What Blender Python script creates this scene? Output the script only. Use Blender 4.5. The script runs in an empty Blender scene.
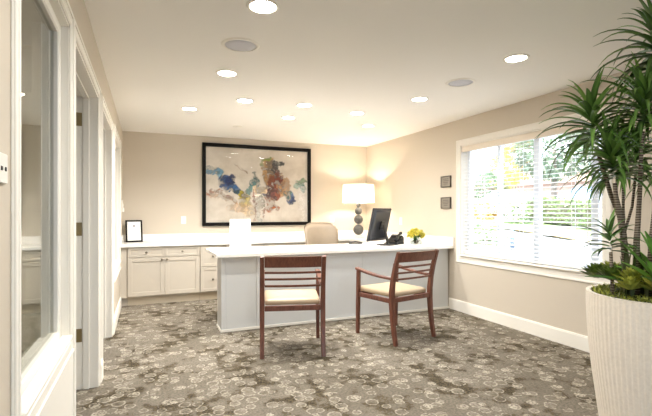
import bpy, bmesh, math, random
from mathutils import Vector, Matrix, noise
R = random.Random(7)
PI = math.pi
SC = bpy.context.scene
COL = SC.collection

# ------------------------------------------------------------------ materials
def srgb(r, g, b):
    f = lambda v: (v/255/12.92) if v/255 <= .04045 else ((v/255+.055)/1.055)**2.4
    return (f(r), f(g), f(b), 1)
MATS = {}
def mat(name, rgb, rough=.6, metal=0, spec=.5, vary=.0, vscale=8, bump=0, bscale=200, coat=0, sheen=0):
    m = bpy.data.materials.new(name); m.use_nodes = True
    nt = m.node_tree; b = nt.nodes['Principled BSDF']
    c = srgb(*rgb)
    b.inputs['Base Color'].default_value = c
    b.inputs['Roughness'].default_value = rough
    b.inputs['Metallic'].default_value = metal
    b.inputs['Specular IOR Level'].default_value = spec
    b.inputs['Coat Weight'].default_value = coat
    if vary:
        tc = nt.nodes.new('ShaderNodeTexCoord'); n = nt.nodes.new('ShaderNodeTexNoise')
        n.inputs['Scale'].default_value = vscale; n.inputs['Detail'].default_value = 6
        r = nt.nodes.new('ShaderNodeValToRGB')
        r.color_ramp.elements[0].position = .3; r.color_ramp.elements[1].position = .7
        r.color_ramp.elements[0].color = tuple(v*(1-vary) for v in c[:3])+(1,)
        r.color_ramp.elements[1].color = tuple(min(1, v*(1+vary)) for v in c[:3])+(1,)
        nt.links.new(tc.outputs['Object'], n.inputs['Vector'])
        nt.links.new(n.outputs['Fac'], r.inputs['Fac'])
        nt.links.new(r.outputs['Color'], b.inputs['Base Color'])
    if bump:
        tc = nt.nodes.new('ShaderNodeTexCoord'); n = nt.nodes.new('ShaderNodeTexNoise')
        n.inputs['Scale'].default_value = bscale
        bp = nt.nodes.new('ShaderNodeBump'); bp.inputs['Strength'].default_value = bump; bp.inputs['Distance'].default_value = .002
        nt.links.new(tc.outputs['Object'], n.inputs['Vector'])
        nt.links.new(n.outputs['Fac'], bp.inputs['Height']); nt.links.new(bp.outputs['Normal'], b.inputs['Normal'])
    MATS[name] = m
    return m
def emit(name, rgb, s):
    m = bpy.data.materials.new(name); m.use_nodes = True; nt = m.node_tree
    nt.nodes.clear(); o = nt.nodes.new('ShaderNodeOutputMaterial'); e = nt.nodes.new('ShaderNodeEmission')
    e.inputs['Color'].default_value = srgb(*rgb); e.inputs['Strength'].default_value = s
    nt.links.new(e.outputs[0], o.inputs[0]); MATS[name] = m; return m
def pane_mat(name, tint=(250, 255, 252), ior=1.5):
    m = bpy.data.materials.new(name); m.use_nodes = True; nt = m.node_tree; nt.nodes.clear()
    o = nt.nodes.new('ShaderNodeOutputMaterial'); t = nt.nodes.new('ShaderNodeBsdfTransparent'); g = nt.nodes.new('ShaderNodeBsdfGlossy')
    t.inputs['Color'].default_value = srgb(*tint); g.inputs['Roughness'].default_value = 0.0
    f = nt.nodes.new('ShaderNodeFresnel'); f.inputs['IOR'].default_value = ior
    # same reflectance from either side of the sheet
    geo = nt.nodes.new('ShaderNodeNewGeometry'); mixv = nt.nodes.new('ShaderNodeMix')
    mixv.inputs[2].default_value = ior; mixv.inputs[3].default_value = 1/ior
    nt.links.new(geo.outputs['Backfacing'], mixv.inputs[0]); nt.links.new(mixv.outputs[0], f.inputs['IOR'])
    mx = nt.nodes.new('ShaderNodeMixShader')
    nt.links.new(f.outputs[0], mx.inputs[0]); nt.links.new(t.outputs[0], mx.inputs[1]); nt.links.new(g.outputs[0], mx.inputs[2])
    nt.links.new(mx.outputs[0], o.inputs[0]); MATS[name] = m; return m

M = {}
M['wall'] = mat('beige_wall_paint', (206, 196, 181), .9, spec=.2, bump=.15, bscale=350)
M['ceil'] = mat('ceiling_paint', (243, 240, 234), .95, spec=.1, bump=.1, bscale=300)
M['trim'] = mat('cream_trim_paint', (242, 238, 229), .45, spec=.4)
M['cab'] = mat('cabinet_paint_warm_lit', (192, 183, 169), .5, spec=.4)  # warm lamplight tint put into the paint shared with the desk
M['desk'] = mat('cabinet_paint_daylit', (209, 210, 209), .5, spec=.4)  # the cabinets' paint with cool daylight mixed into its colour
M['quartz'] = mat('white_quartz', (246, 243, 238), .25, vary=.02, vscale=40)
M['toe'] = mat('toe_kick_paint', (205, 192, 170), .6)
M['wood'] = None
M['leather'] = mat('tan_vinyl', (184, 163, 134), .45, vary=.03, vscale=20, bump=.1, bscale=250)
M['office'] = mat('tan_leather', (146, 131, 112), .45, vary=.04, vscale=12, bump=.1, bscale=200)
M['chrome'] = mat('brushed_steel', (190, 188, 184), .28, metal=1)
M['nickel'] = mat('satin_nickel', (140, 132, 118), .35, metal=1)
M['brass'] = mat('dull_brass', (165, 145, 105), .4, metal=1)
M['black'] = mat('black_plastic', (22, 22, 24), .4)
M['grey'] = mat('dark_grey_plastic', (44, 45, 49), .38)
M['screen'] = mat('monitor_screen', (10, 10, 14), .1)
M['frame'] = mat('black_frame', (14, 11, 9), .5, spec=.15, vary=.2, vscale=30)
M['paper'] = mat('white_paper', (248, 248, 246), .7)
M['ink'] = mat('grey_ink', (168, 166, 168), .8)
M['white'] = mat('white_plastic', (240, 238, 232), .4)
M['slot'] = mat('socket_slot', (60, 58, 55), .6)
M['ceramic'] = mat('grey_ceramic', (86, 86, 83), .45, vary=.25, vscale=45)
M['speaker'] = mat('speaker_grille', (204, 204, 210), .8, bump=.2, bscale=900)
M['plq'] = mat('plaque_face', (136, 128, 117), .5, vary=.05, vscale=60)
M['plql'] = mat('plaque_lettering', (96, 90, 82), .6)
M['plqf'] = mat('plaque_frame', (70, 64, 56), .5)
M['blind'] = mat('blind_white', (246, 246, 246), .5)
M['valance'] = mat('valance_cream', (236, 224, 208), .5)
M['alu'] = mat('white_vinyl_sash', (238, 240, 244), .4)
M['soil'] = mat('moss_soil', (58, 62, 28), .95, vary=.5, vscale=60, bump=1, bscale=120)
M['pane'] = pane_mat('clear_glass', (255, 255, 255))
M['pane_in'] = pane_mat('tinted_partition_glass', (236, 238, 230), 2.4)
M['acrylic'] = pane_mat('clear_acrylic', (240, 244, 244), 1.49)
M['stone'] = mat('river_pebbles', (120, 100, 78), .5, vary=.4, vscale=30)
M['lens'] = emit('warm_light_lens', (255, 248, 232), 40)
M['lens_cool'] = emit('neutral_light_lens', (255, 253, 250), 40)
M['bulb'] = emit('lamp_bulb', (255, 240, 220), 330)
M['dark'] = mat('office_carpet', (92, 86, 78), .95)
M['gwall'] = mat('office_wall_paint', (188, 182, 170), .9)

def wood():
    m = bpy.data.materials.new('reddish_walnut'); m.use_nodes = True; nt = m.node_tree; b = nt.nodes['Principled BSDF']
    tc = nt.nodes.new('ShaderNodeTexCoord'); mp = nt.nodes.new('ShaderNodeMapping'); mp.inputs['Scale'].default_value = (30, 30, 4)
    n = nt.nodes.new('ShaderNodeTexNoise'); n.inputs['Scale'].default_value = 2; n.inputs['Detail'].default_value = 8; n.inputs['Distortion'].default_value = 1
    r = nt.nodes.new('ShaderNodeValToRGB')
    r.color_ramp.elements[0].position = .3; r.color_ramp.elements[0].color = srgb(82, 46, 34)
    r.color_ramp.elements[1].position = .75; r.color_ramp.elements[1].color = srgb(124, 76, 58)
    nt.links.new(tc.outputs['Object'], mp.inputs[0]); nt.links.new(mp.outputs[0], n.inputs['Vector'])
    nt.links.new(n.outputs['Fac'], r.inputs[0]); nt.links.new(r.outputs[0], b.inputs['Base Color'])
    b.inputs['Roughness'].default_value = .35
    return m
M['wood'] = wood()

def carpet():
    m = bpy.data.materials.new('pebble_pattern_carpet'); m.use_nodes = True; nt = m.node_tree; b = nt.nodes['Principled BSDF']
    N = nt.nodes.new; L = nt.links.new
    def math_(op, a, bb=None, clamp=False):
        n = N('ShaderNodeMath'); n.operation = op; n.use_clamp = clamp
        for i, v in enumerate((a, bb)):
            if v is None: continue
            if isinstance(v, (int, float)): n.inputs[i].default_value = v
            else: L(v, n.inputs[i])
        return n.outputs[0]
    def mix(fac, a, bb):
        n = N('ShaderNodeMix'); n.data_type = 'RGBA'
        for s, v in ((n.inputs[0], fac), (n.inputs[6], a), (n.inputs[7], bb)):
            if isinstance(v, tuple): s.default_value = v
            elif isinstance(v, (int, float)): s.default_value = v
            else: L(v, s)
        return n.outputs[2]
    def ss(x, a, bb):
        n = N('ShaderNodeMapRange'); n.interpolation_type = 'SMOOTHSTEP'
        L(x, n.inputs[0]); n.inputs[1].default_value = a; n.inputs[2].default_value = bb; return n.outputs[0]
    tc = N('ShaderNodeTexCoord')
    dn = N('ShaderNodeTexNoise'); dn.inputs['Scale'].default_value = 18; dn.inputs['Detail'].default_value = 2
    L(tc.outputs['Object'], dn.inputs['Vector'])
    va = N('ShaderNodeVectorMath'); va.operation = 'SCALE'; va.inputs[3].default_value = .022
    L(dn.outputs['Color'], va.inputs[0])
    vb = N('ShaderNodeVectorMath'); L(tc.outputs['Object'], vb.inputs[0]); L(va.outputs[0], vb.inputs[1])
    def noise_(scale, det, off=0):
        n = N('ShaderNodeTexNoise'); n.inputs['Scale'].default_value = scale; n.inputs['Detail'].default_value = det
        mp = N('ShaderNodeMapping'); mp.inputs['Location'].default_value = (off, off*2, 0)
        L(tc.outputs['Object'], mp.inputs[0]); L(mp.outputs[0], n.inputs['Vector']); return n.outputs['Fac']
    def pebbles(scale, off, rmax):
        mp = N('ShaderNodeMapping'); mp.inputs['Location'].default_value = (off, off*1.7, 0)
        L(vb.outputs[0], mp.inputs[0])
        v = N('ShaderNodeTexVoronoi'); v.voronoi_dimensions = '2D'; v.inputs['Scale'].default_value = scale; v.inputs['Randomness'].default_value = .75
        L(mp.outputs[0], v.inputs['Vector'])
        sp = N('ShaderNodeSeparateColor'); L(v.outputs['Color'], sp.inputs[0])
        rr = math_('ADD', math_('MULTIPLY', sp.outputs[0], rmax*.45), rmax*.6)
        d = math_('DIVIDE', v.outputs['Distance'], rr)
        ring = math_('MULTIPLY', ss(d, .66, .86), math_('SUBTRACT', 1, ss(d, .94, 1.08)))
        disc = math_('SUBTRACT', 1, ss(d, .88, 1.02))
        return ring, disc, sp
    pile = noise_(420, 2); mott = noise_(60, 4)
    blot = noise_(2.8, 2, 3.1); blot2 = noise_(9, 3, 9.7); blot3 = noise_(1.1, 1, 5)
    base = mix(ss(mott, .35, .65), srgb(106, 99, 89), srgb(133, 125, 113))
    base = mix(math_('MULTIPLY', ss(blot3, .4, .65), .35), base, srgb(98, 90, 77))
    # dark mossy blotches
    bm_ = math_('ADD', math_('MULTIPLY', blot, .5), math_('ADD', math_('MULTIPLY', blot2, .5), math_('MULTIPLY', math_('SUBTRACT', mott, .5), .34)))
    dk = ss(bm_, .518, .565)
    base = mix(math_('MULTIPLY', dk, .85), base, mix(ss(mott, .42, .6), srgb(36, 30, 19), srgb(86, 75, 53)))
    # rounded pebbles with pale outlines
    ring, disc, sp = pebbles(9.6, 0, .46)
    show = math_('GREATER_THAN', sp.outputs[1], .38)
    fill = mix(sp.outputs[2], srgb(118, 110, 98), srgb(176, 168, 154))
    base = mix(math_('MULTIPLY', math_('MULTIPLY', math_('MULTIPLY', disc, ss(mott, .3, .55)), show), .34), base, fill)
    base = mix(math_('MULTIPLY', math_('MULTIPLY', math_('MULTIPLY', ring, ss(mott, .36, .56)), show), .5), base, srgb(198, 190, 174))
    ring2, disc2, sp2 = pebbles(7.5, 4.3, .30)
    show2 = math_('GREATER_THAN', sp2.outputs[1], .5)
    base = mix(math_('MULTIPLY', math_('MULTIPLY', math_('MULTIPLY', disc2, ss(mott, .36, .56)), show2), .5), base, mix(sp2.outputs[2], srgb(170, 162, 146), srgb(212, 204, 186)))
    base = mix(math_('MULTIPLY', math_('SUBTRACT', 1, ss(pile, .3, .55)), .35), base, srgb(88, 78, 62))
    L(base, b.inputs['Base Color']); b.inputs['Roughness'].default_value = .95; b.inputs['Specular IOR Level'].default_value = .1
    bp = N('ShaderNodeBump'); bp.inputs['Strength'].default_value = .5; bp.inputs['Distance'].default_value = .004
    L(pile, bp.inputs['Height']); L(bp.outputs[0], b.inputs['Normal'])
    return m
M['carpet'] = carpet()

def leaf_mat(name, a, bb, rough=.35):
    m = bpy.data.materials.new(name); m.use_nodes = True; nt = m.node_tree; b = nt.nodes['Principled BSDF']
    at = nt.nodes.new('ShaderNodeAttribute'); at.attribute_name = 'tone'
    mx = nt.nodes.new('ShaderNodeMix'); mx.data_type = 'RGBA'
    mx.inputs[6].default_value = srgb(*a); mx.inputs[7].default_value = srgb(*bb)
    nt.links.new(at.outputs['Fac'], mx.inputs[0]); nt.links.new(mx.outputs[2], b.inputs['Base Color'])
    b.inputs['Roughness'].default_value = rough
    return m
M['drac'] = leaf_mat('dracaena_leaf', (34, 68, 28), (152, 200, 98))
M['agave'] = leaf_mat('agave_leaf', (44, 100, 40), (136, 196, 84))
M['succ'] = leaf_mat('succulent_leaf', (74, 98, 34), (206, 208, 96))
M['succd'] = leaf_mat('dark_succulent_leaf', (34, 54, 28), (118, 142, 60))
M['sans'] = leaf_mat('sansevieria_leaf', (58, 76, 44), (138, 142, 92))
M['foli'] = leaf_mat('tree_foliage', (128, 148, 122), (186, 200, 170), .7)
M['foliy'] = leaf_mat('yellow_foliage', (220, 206, 112), (244, 236, 160), .7)
M['folih'] = leaf_mat('hedge_foliage', (146, 166, 132), (200, 210, 164), .7)
M['folio'] = leaf_mat('orange_foliage', (188, 150, 90), (236, 200, 130), .7)
M['petal'] = leaf_mat('chartreuse_petal', (206, 196, 56), (246, 238, 128), .6)
M['bark'] = mat('dracaena_cane', (112, 98, 80), .8, vary=.35, vscale=40, bump=.6, bscale=60)
M['trunk'] = mat('tree_bark', (150, 138, 126), .9, vary=.3)
def bark_rings():
    m = M['bark']; nt = m.node_tree; b = nt.nodes['Principled BSDF']
    tc = nt.nodes.new('ShaderNodeTexCoord'); w = nt.nodes.new('ShaderNodeTexWave'); w.bands_direction = 'Z'
    w.inputs['Scale'].default_value = 24; w.inputs['Distortion'].default_value = 2.5; w.inputs['Detail'].default_value = 2
    r = nt.nodes.new('ShaderNodeValToRGB'); r.color_ramp.elements[0].color = srgb(84, 72, 60); r.color_ramp.elements[1].color = srgb(148, 136, 120)
    r.color_ramp.elements[0].position = .2; r.color_ramp.elements[1].position = .7
    nt.links.new(tc.outputs['Object'], w.inputs['Vector']); nt.links.new(w.outputs['Fac'], r.inputs[0]); nt.links.new(r.outputs[0], b.inputs['Base Color'])
bark_rings()
def attr_mat(name, rough):
    m = bpy.data.materials.new(name); m.use_nodes = True; nt = m.node_tree; b = nt.nodes['Principled BSDF']
    at = nt.nodes.new('ShaderNodeVertexColor'); at.layer_name = 'pigment'
    nt.links.new(at.outputs['Color'], b.inputs['Base Color']); b.inputs['Roughness'].default_value = rough; return m
M['art'] = attr_mat('abstract_paint', .5)
def planter_mat():
    m = mat('planter_stone', (234, 225, 212), .85, vary=.05, vscale=70, bump=.5, bscale=400); return m
M['planter'] = planter_mat()
def shade_mat():
    m = bpy.data.materials.new('lamp_shade_linen'); m.use_nodes = True; nt = m.node_tree; nt.nodes.clear()
    o = nt.nodes.new('ShaderNodeOutputMaterial'); d = nt.nodes.new('ShaderNodeBsdfDiffuse'); t = nt.nodes.new('ShaderNodeBsdfTranslucent'); mx = nt.nodes.new('ShaderNodeMixShader')
    d.inputs[0].default_value = srgb(246, 240, 230); t.inputs[0].default_value = srgb(250, 240, 222); mx.inputs[0].default_value = .45
    nt.links.new(d.outputs[0], mx.inputs[1]); nt.links.new(t.outputs[0], mx.inputs[2]); nt.links.new(mx.outputs[0], o.inputs[0]); return m
M['shade'] = shade_mat()
# outdoors
M['asphalt'] = mat('pale_pavement', (146, 145, 146), .9, vary=.08, vscale=3)
M['lot'] = mat('parking_asphalt', (140, 139, 142), .9, vary=.08, vscale=2)
M['lawn'] = mat('lawn_grass', (124, 146, 98), .95, vary=.2, vscale=8, bump=1, bscale=60)
M['curb'] = mat('tan_curb', (176, 146, 96), .9, vary=.06)
M['carw'] = mat('white_car_paint', (226, 228, 232), .2, coat=1)
M['carb'] = mat('pale_blue_car_paint', (176, 190, 206), .2, coat=1)
M['carglass'] = mat('car_window_glass', (150, 176, 206), .08)
M['tyre'] = mat('tyre_rubber', (34, 34, 36), .8)
M['stucco'] = mat('pink_stucco', (206, 178, 162), .9, vary=.05)
M['roof'] = mat('roof_tile', (150, 122, 104), .9, vary=.1)
M['gdoor'] = mat('garage_door_white', (230, 226, 220), .6)
M['bollard'] = mat('blue_grey_bollard', (104, 122, 142), .5)

# ------------------------------------------------------------------ mesh helpers
class MB:
    def __init__(s): s.b = bmesh.new(); s.tone = s.b.verts.layers.float.new('tone')
    def box(s, p, q, bev=0, seg=1):
        b2 = bmesh.new(); bmesh.ops.create_cube(b2, size=1)
        for v in b2.verts: v.co = Vector([(p[i]+q[i])/2 + v.co[i]*(q[i]-p[i]) for i in range(3)])
        if bev: bmesh.ops.bevel(b2, geom=b2.edges[:], offset=bev, segments=seg, affect='EDGES', profile=.5)
        s._merge(b2); return s
    def _merge(s, b2, mtx=None):
        mp = {}
        for v in b2.verts: mp[v] = s.b.verts.new(mtx @ v.co if mtx else v.co)
        for f in b2.faces:
            try: nf = s.b.faces.new([mp[v] for v in f.verts]); nf.smooth = f.smooth
            except ValueError: pass
        b2.free()
    def ring_loft(s, rings, cap=True, close=False, smooth=True, tones=None):
        vs = []
        for i, r in enumerate(rings):
            row = []
            for p in r:
                v = s.b.verts.new(p)
                if tones: v[s.tone] = tones[i]
                row.append(v)
            vs.append(row)
        n = len(vs[0])
        for a in range(len(vs) - (0 if close else 1)):
            A, B = vs[a], vs[(a+1) % len(vs)]
            for k in range(n):
                f = s.b.faces.new((A[k], A[(k+1) % n], B[(k+1) % n], B[k])); f.smooth = smooth
        if cap and not close:
            s.b.faces.new(list(reversed(vs[0]))); s.b.faces.new(vs[-1])
        return s
    def lathe(s, prof, c=(0, 0, 0), seg=32, cap=True, smooth=True):
        c = Vector(c)
        return s.ring_loft([[c+Vector((r*math.cos(2*PI*k/seg), r*math.sin(2*PI*k/seg), z)) for k in range(seg)] for r, z in prof], cap, smooth=smooth)
    def tube(s, pts, rad, seg=8, smooth=True):
        pts = [Vector(p) for p in pts]; rad = rad if isinstance(rad, (list, tuple)) else [rad]*len(pts)
        rings = []; up = None
        for i, p in enumerate(pts):
            d = (pts[min(i+1, len(pts)-1)]-pts[max(i-1, 0)]).normalized()
            if up is None: up = d.orthogonal().normalized()
            up = (up - d*up.dot(d)).normalized(); w = d.cross(up)
            rings.append([p+(up*math.cos(2*PI*k/seg)+w*math.sin(2*PI*k/seg))*rad[i] for k in range(seg)])
        return s.ring_loft(rings, smooth=smooth)
    def bar(s, pts, sizes, side=(1, 0, 0), rnd=.004):
        """rectangular bar swept along pts; sizes (a along side, b across)"""
        pts = [Vector(p) for p in pts]; rings = []
        if not isinstance(sizes, list): sizes = [sizes]*len(pts)
        for i, p in enumerate(pts):
            d = (pts[min(i+1, len(pts)-1)]-pts[max(i-1, 0)]).normalized()
            u = Vector(side); u = (u-d*u.dot(d)).normalized(); w = d.cross(u); a, b_ = sizes[i][0]/2, sizes[i][1]/2
            q = []
            for (sx, sy, order) in ((1, 1, 0), (-1, 1, 1), (-1, -1, 0), (1, -1, 1)):
                e1 = p+u*sx*(a-rnd)+w*sy*b_; e2 = p+u*sx*a+w*sy*(b_-rnd)
                q += [e2, e1] if order == 0 else [e1, e2]
            rings.append(q)
        return s.ring_loft(rings, smooth=False)
    def prism(s, poly, z0, z1, bev=0):
        b2 = bmesh.new(); lo = [b2.verts.new((x, y, z0)) for x, y in poly]; hi = [b2.verts.new((x, y, z1)) for x, y in poly]
        n = len(poly); b2.faces.new(list(reversed(lo))); b2.faces.new(hi)
        for k in range(n): b2.faces.new((lo[k], lo[(k+1) % n], hi[(k+1) % n], hi[k]))
        bmesh.ops.recalc_face_normals(b2, faces=b2.faces[:])
        if bev: bmesh.ops.bevel(b2, geom=[e for e in b2.edges if abs(e.verts[0].co.z-e.verts[1].co.z) < 1e-6], offset=bev, segments=1, affect='EDGES')
        s._merge(b2); return s
    def sphere(s, c, r, seg=16, sc=(1, 1, 1)):
        b2 = bmesh.new(); bmesh.ops.create_uvsphere(b2, u_segments=seg, v_segments=max(6, seg*2//3), radius=r)
        for f in b2.faces: f.smooth = True
        s._merge(b2, Matrix.Translation(c) @ Matrix.Diagonal((*sc, 1))); return s
    def xf(s, m):
        bmesh.ops.transform(s.b, matrix=m, verts=s.b.verts[:]); return s
    def blade(s, base, dirn, L, w, droop, tone, n=7, curl=.25, shape=None, grav=(0, 0, -1), thick=.0012):
        """one folded leaf blade from base along dirn, drooping with length"""
        d = Vector(dirn).normalized(); g = Vector(grav)
        side = d.cross(Vector((0, 0, 1)))
        if side.length < .05: side = d.cross(Vector((0, 1, 0)))
        side.normalize(); p = Vector(base); rows = []
        for i in range(n+1):
            t = i/n
            wd = w*(shape(t) if shape else (min(1, .45+t*3)*(1-t**2.2)))
            wd = max(wd, .0004)
            nrm = side.cross(d).normalized()
            a = s.b.verts.new(p+side*wd/2+nrm*wd*curl); c = s.b.verts.new(p-nrm*thick); e = s.b.verts.new(p-side*wd/2+nrm*wd*curl)
            for v, k in ((a, -.06), (c, .16), (e, -.06)): v[s.tone] = max(0, min(1, tone+k+.12*(t-.5)))
            rows.append((a, c, e))
            d = (d+g*droop*(t+.15)/n*2).normalized(); p = p+d*L/n
        for i in range(n):
            for k in (0, 1):
                f = s.b.faces.new((rows[i][k], rows[i][k+1], rows[i+1][k+1], rows[i+1][k])); f.smooth = True
        return s
    def build(s, name, m, parent=None, loc=None, normals=True):
        if normals: bmesh.ops.recalc_face_normals(s.b, faces=s.b.faces[:])
        me = bpy.data.meshes.new(name); s.b.to_mesh(me); s.b.free()
        o = bpy.data.objects.new(name, me); me.materials.append(m); COL.objects.link(o)
        if parent: o.parent = parent
        if loc: o.location = loc
        return o

def tag(o, label=None, cat=None, group=None, kind=None):
    for k, v in (('label', label), ('category', cat), ('group', group), ('kind', kind)):
        if v: o[k] = v
    return o
def thing(name, label, cat, loc=(0, 0, 0), rz=0, group=None):
    o = bpy.data.objects.new(name, None); COL.objects.link(o); o.empty_display_size = .1
    o.location = loc; o.rotation_euler = (0, 0, rz)
    return tag(o, label, cat, group)
def struct_empty(name, loc=(0, 0, 0)):
    o = bpy.data.objects.new(name, None); COL.objects.link(o); o.location = loc
    return tag(o, kind='structure')
def struct(name, mb, m): return tag(mb.build(name, m), kind='structure')
def kids(o): return [c for c in COL.objects if c.parent == o]
def dup(root, loc, rz=None, label=None):
    def cp(o, parent):
        c = o.copy(); COL.objects.link(c); c.parent = parent
        for k in kids(o): cp(k, c)
        return c
    r = cp(root, None); r.location = loc
    if rz is not None: r.rotation_euler = (0, 0, rz)
    if label: r['label'] = label
    return r
def wall_boxes(mb, axis, c0, c1, a0, a1, z1, holes):
    """wall slab with c0..c1 across and a0..a1 along; holes (a,b,zlo,zhi)"""
    P = (lambda c, a, z: (c, a, z)) if axis == 'y' else (lambda c, a, z: (a, c, z))
    def bx(aa, ab, za, zb):
        if ab-aa > 1e-4 and zb-za > 1e-4: mb.box(P(c0, aa, za), P(c1, ab, zb))
    cur = a0
    for (h0, h1, zl, zh) in sorted(holes):
        bx(cur, h0, 0, z1); bx(h0, h1, 0, zl); bx(h0, h1, zh, z1); cur = h1
    bx(cur, a1, 0, z1)
    return mb

# ------------------------------------------------------------------ room shell
RX, BY, CZ, FY = 4.02, 6.915, 2.452, -2.2
W1 = (1.39, 2.23, .69, 2.11); D1 = (2.372, 3.525, 0, 2.11); D2 = (3.79, 4.87, 0, 2.11); W3 = (5.21, 6.30, .60, 2.125)
WR = (2.53, 4.385, .70, 2.115)
struct('floor', MB().box((0, FY, -.1), (RX, BY, 0)), M['carpet'])
struct('ceiling', MB().box((-3.2, FY-.14, CZ), (RX+.16, BY+.14, CZ+.2)), M['ceil'])
struct('wall_left', wall_boxes(MB(), 'y', -.14, 0, FY, BY, CZ, [W1, D1, D2, W3]), M['wall'])
struct('wall_right', wall_boxes(MB(), 'y', RX, RX+.16, FY, BY, CZ, [WR]), M['wall'])
struct('wall_back', MB().box((-3.2, BY, 0), (RX+.16, BY+.14, CZ)), M['wall'])
struct('wall_front', wall_boxes(MB(), 'x', FY-.14, FY, -3.2, RX+.16, CZ, [(.35, 2.05, .15, 2.3)]), M['wall'])
# adjoining offices behind the left wall
struct('floor_office', MB().box((-3.2, FY, -.1), (-.0, BY, 0)), M['carpet'])
struct('wall_office', MB().box((-3.2, FY, 0), (-3.06, BY, CZ)).box((-3.06, 3.62, 0), (-.1405, 3.74, CZ)), M['gwall'])

def casing(mb, y0, y1, z0, z1, w=.09, sgn=1, x=0., sill=False, floor=True):
    """stepped casing on wall plane x, protruding towards sgn"""
    X = lambda t: x+sgn*t
    def bx(p, q): mb.box(tuple(min(a, b) for a, b in zip(p, q)), tuple(max(a, b) for a, b in zip(p, q)), .002)
    for inner, outer, th in ((0.0, w, .006), (0.004, w*.28, .009), (w*.72, w-.003, .012)):
        lo = 0 if floor else z0-outer
        bx((x, y0-outer, lo), (X(th), y0-inner, z1+outer)); bx((x, y1+inner, lo), (X(th), y1+outer, z1+outer))
        bx((x, y0-inner, z1+inner), (X(th), y1+inner, z1+outer))
        if not floor: bx((x, y0-inner, z0-outer), (X(th), y1+inner, z0-inner))
    return mb

def int_window(n, W, cl, cr, pane):
    e = struct_empty('window_%d' % n, (0, (W[0]+W[1])/2, W[2]))
    off = Matrix.Translation((0, -(W[0]+W[1])/2, -W[2]))
    y0, y1, z0, z1 = W
    casing(MB(), y0, y1, z0, z1, cl, 1, 0, floor=False).xf(off).build('casing', M['trim'], e)
    j = MB()   # jamb lining
    for a, b in (((-.14, y0, z0), (-.0, y0+.012, z1)), ((-.14, y1-.012, z0), (-.0, y1, z1)), ((-.14, y0, z0), (0, y1, z0+.012)), ((-.14, y0, z1-.012), (0, y1, z1))): j.box(a, b)
    j.xf(off).build('jamb', M['trim'], e)
    s = MB(); t = .045; i = .012
    for a, b in (((-.075, y0+i, z0+i), (-.03, y0+i+t, z1-i)), ((-.075, y1-i-t, z0+i), (-.03, y1-i, z1-i)), ((-.075, y0+i+t, z0+i), (-.03, y1-i-t, z0+i+t)), ((-.075, y0+i+t, z1-i-t), (-.03, y1-i-t, z1-i))): s.box(a, b, .006)
    s.xf(off).build('window_frame', M['trim'], e)
    st = MB().box((-.0285, y0+.0125, z0+.0125), (.016, y1-.0125, z0+.03), .004); st.xf(off).build('window_sill', M['trim'], e)
    g = MB().box((-.054, y0+i+t-.004, z0+i+t-.004), (-.050, y1-i-t+.004, z1-i-t+.004)); g.xf(off).build('pane', pane, e)
int_window(1, W1, .07, .07, M['pane_in'])
int_window(3, W3, .09, .09, M['pane_in'])

def doorway(n, D, leaf):
    e = struct_empty('door_%d' % n, (0, (D[0]+D[1])/2, 0))
    off = Matrix.Translation((0, -(D[0]+D[1])/2, 0)); y0, y1, z0, z1 = D
    casing(MB(), y0, y1, 0, z1, .07).xf(off).build('casing', M['trim'], e)
    j = MB()
    for a, b in (((-.145, y0, 0), (.0, y0+.016, z1)), ((-.145, y1-.016, 0), (.0, y1, z1)), ((-.145, y0, z1-.016), (0, y1, z1))): j.box(a, b, .001)
    for a, b in (((-.098, y0+.016, 0), (-.058, y0+.028, z1-.016)), ((-.098, y1-.028, 0), (-.058, y1-.016, z1-.016)), ((-.098, y0+.028, z1-.028), (-.058, y1-.028, z1-.016))): j.box(a, b, .002)
    j.xf(off).build('jamb', M['trim'], e)
    if leaf:
        for z in (1.885, 1.10, .34):
            h = MB().box((-.142, y1-.0195, z), (-.104, y1-.0162, z+.095), .001)
            h.tube([(-.1495, y1-.022, z), (-.1495, y1-.022, z+.095)], .0055)
            h.xf(off).build('hinge', M['brass'], e)
        l = MB().box((-1.11, y1-.062, .012), (-.158, y1-.024, z1-.03), .002)
        for za, zb in ((.2, .95), (1.1, 1.98)):
            for xa, xb in ((-1.0, -.68), (-.58, -.27)): l.box((xa, y1-.067, za), (xb, y1-.0615, zb), .004)
        lf = l.xf(off).build('door_leaf', M['trim'], e)
        k = MB().lathe([(.026, 0), (.026, .006), (.012, .01), (.012, .035), (.026, .045), (.028, .06), (.018, .07)], seg=20)
        k.xf(off @ Matrix.Translation((-1.04, y1-.062, 1.0)) @ Matrix.Rotation(PI/2, 4, 'X')).build('door_knob', M['nickel'], lf)
doorway(1, D1, True); doorway(2, D2, False)

# right exterior window
e = struct_empty('window_2', (RX, (WR[0]+WR[1])/2, WR[2])); off = Matrix.Translation((-RX, -(WR[0]+WR[1])/2, -WR[2]))
y0, y1, z0, z1 = WR
casing(MB(), y0, y1, z0, z1, .075, -1, RX, floor=False).xf(off).build('casing', M['trim'], e)
j = MB()
for a, b in (((RX, y0, z0), (RX+.16, y0+.012, z1)), ((RX, y1-.012, z0), (RX+.16, y1, z1)), ((RX, y0, z0), (RX+.16, y1, z0+.012)), ((RX, y0, z1-.012), (RX+.16, y1, z1))): j.box(a, b)
j.xf(off).build('jamb', M['trim'], e)
MB().box((RX-.03, y0+.0125, z0+.0125), (RX+.085, y1-.0125, z0+.028), .004).xf(off).build('window_sill', M['trim'], e)
f = MB(); a0, a1, b0, b1 = y0+.013, y1-.013, z0+.013, z1-.013; t = .055; xa, xb = RX+.095, RX+.145
f.box((xa, a0, b0), (xb, a0+t, b1), .004).box((xa, a1-t, b0), (xb, a1, b1), .004).box((xa, a0+t, b0), (xb, a1-t, b0+t), .004).box((xa, a0+t, b1-t), (xb, a1-t, b1), .004)
MUL = ((2.675, .07), (3.315, .075), (3.84, .05))
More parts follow.
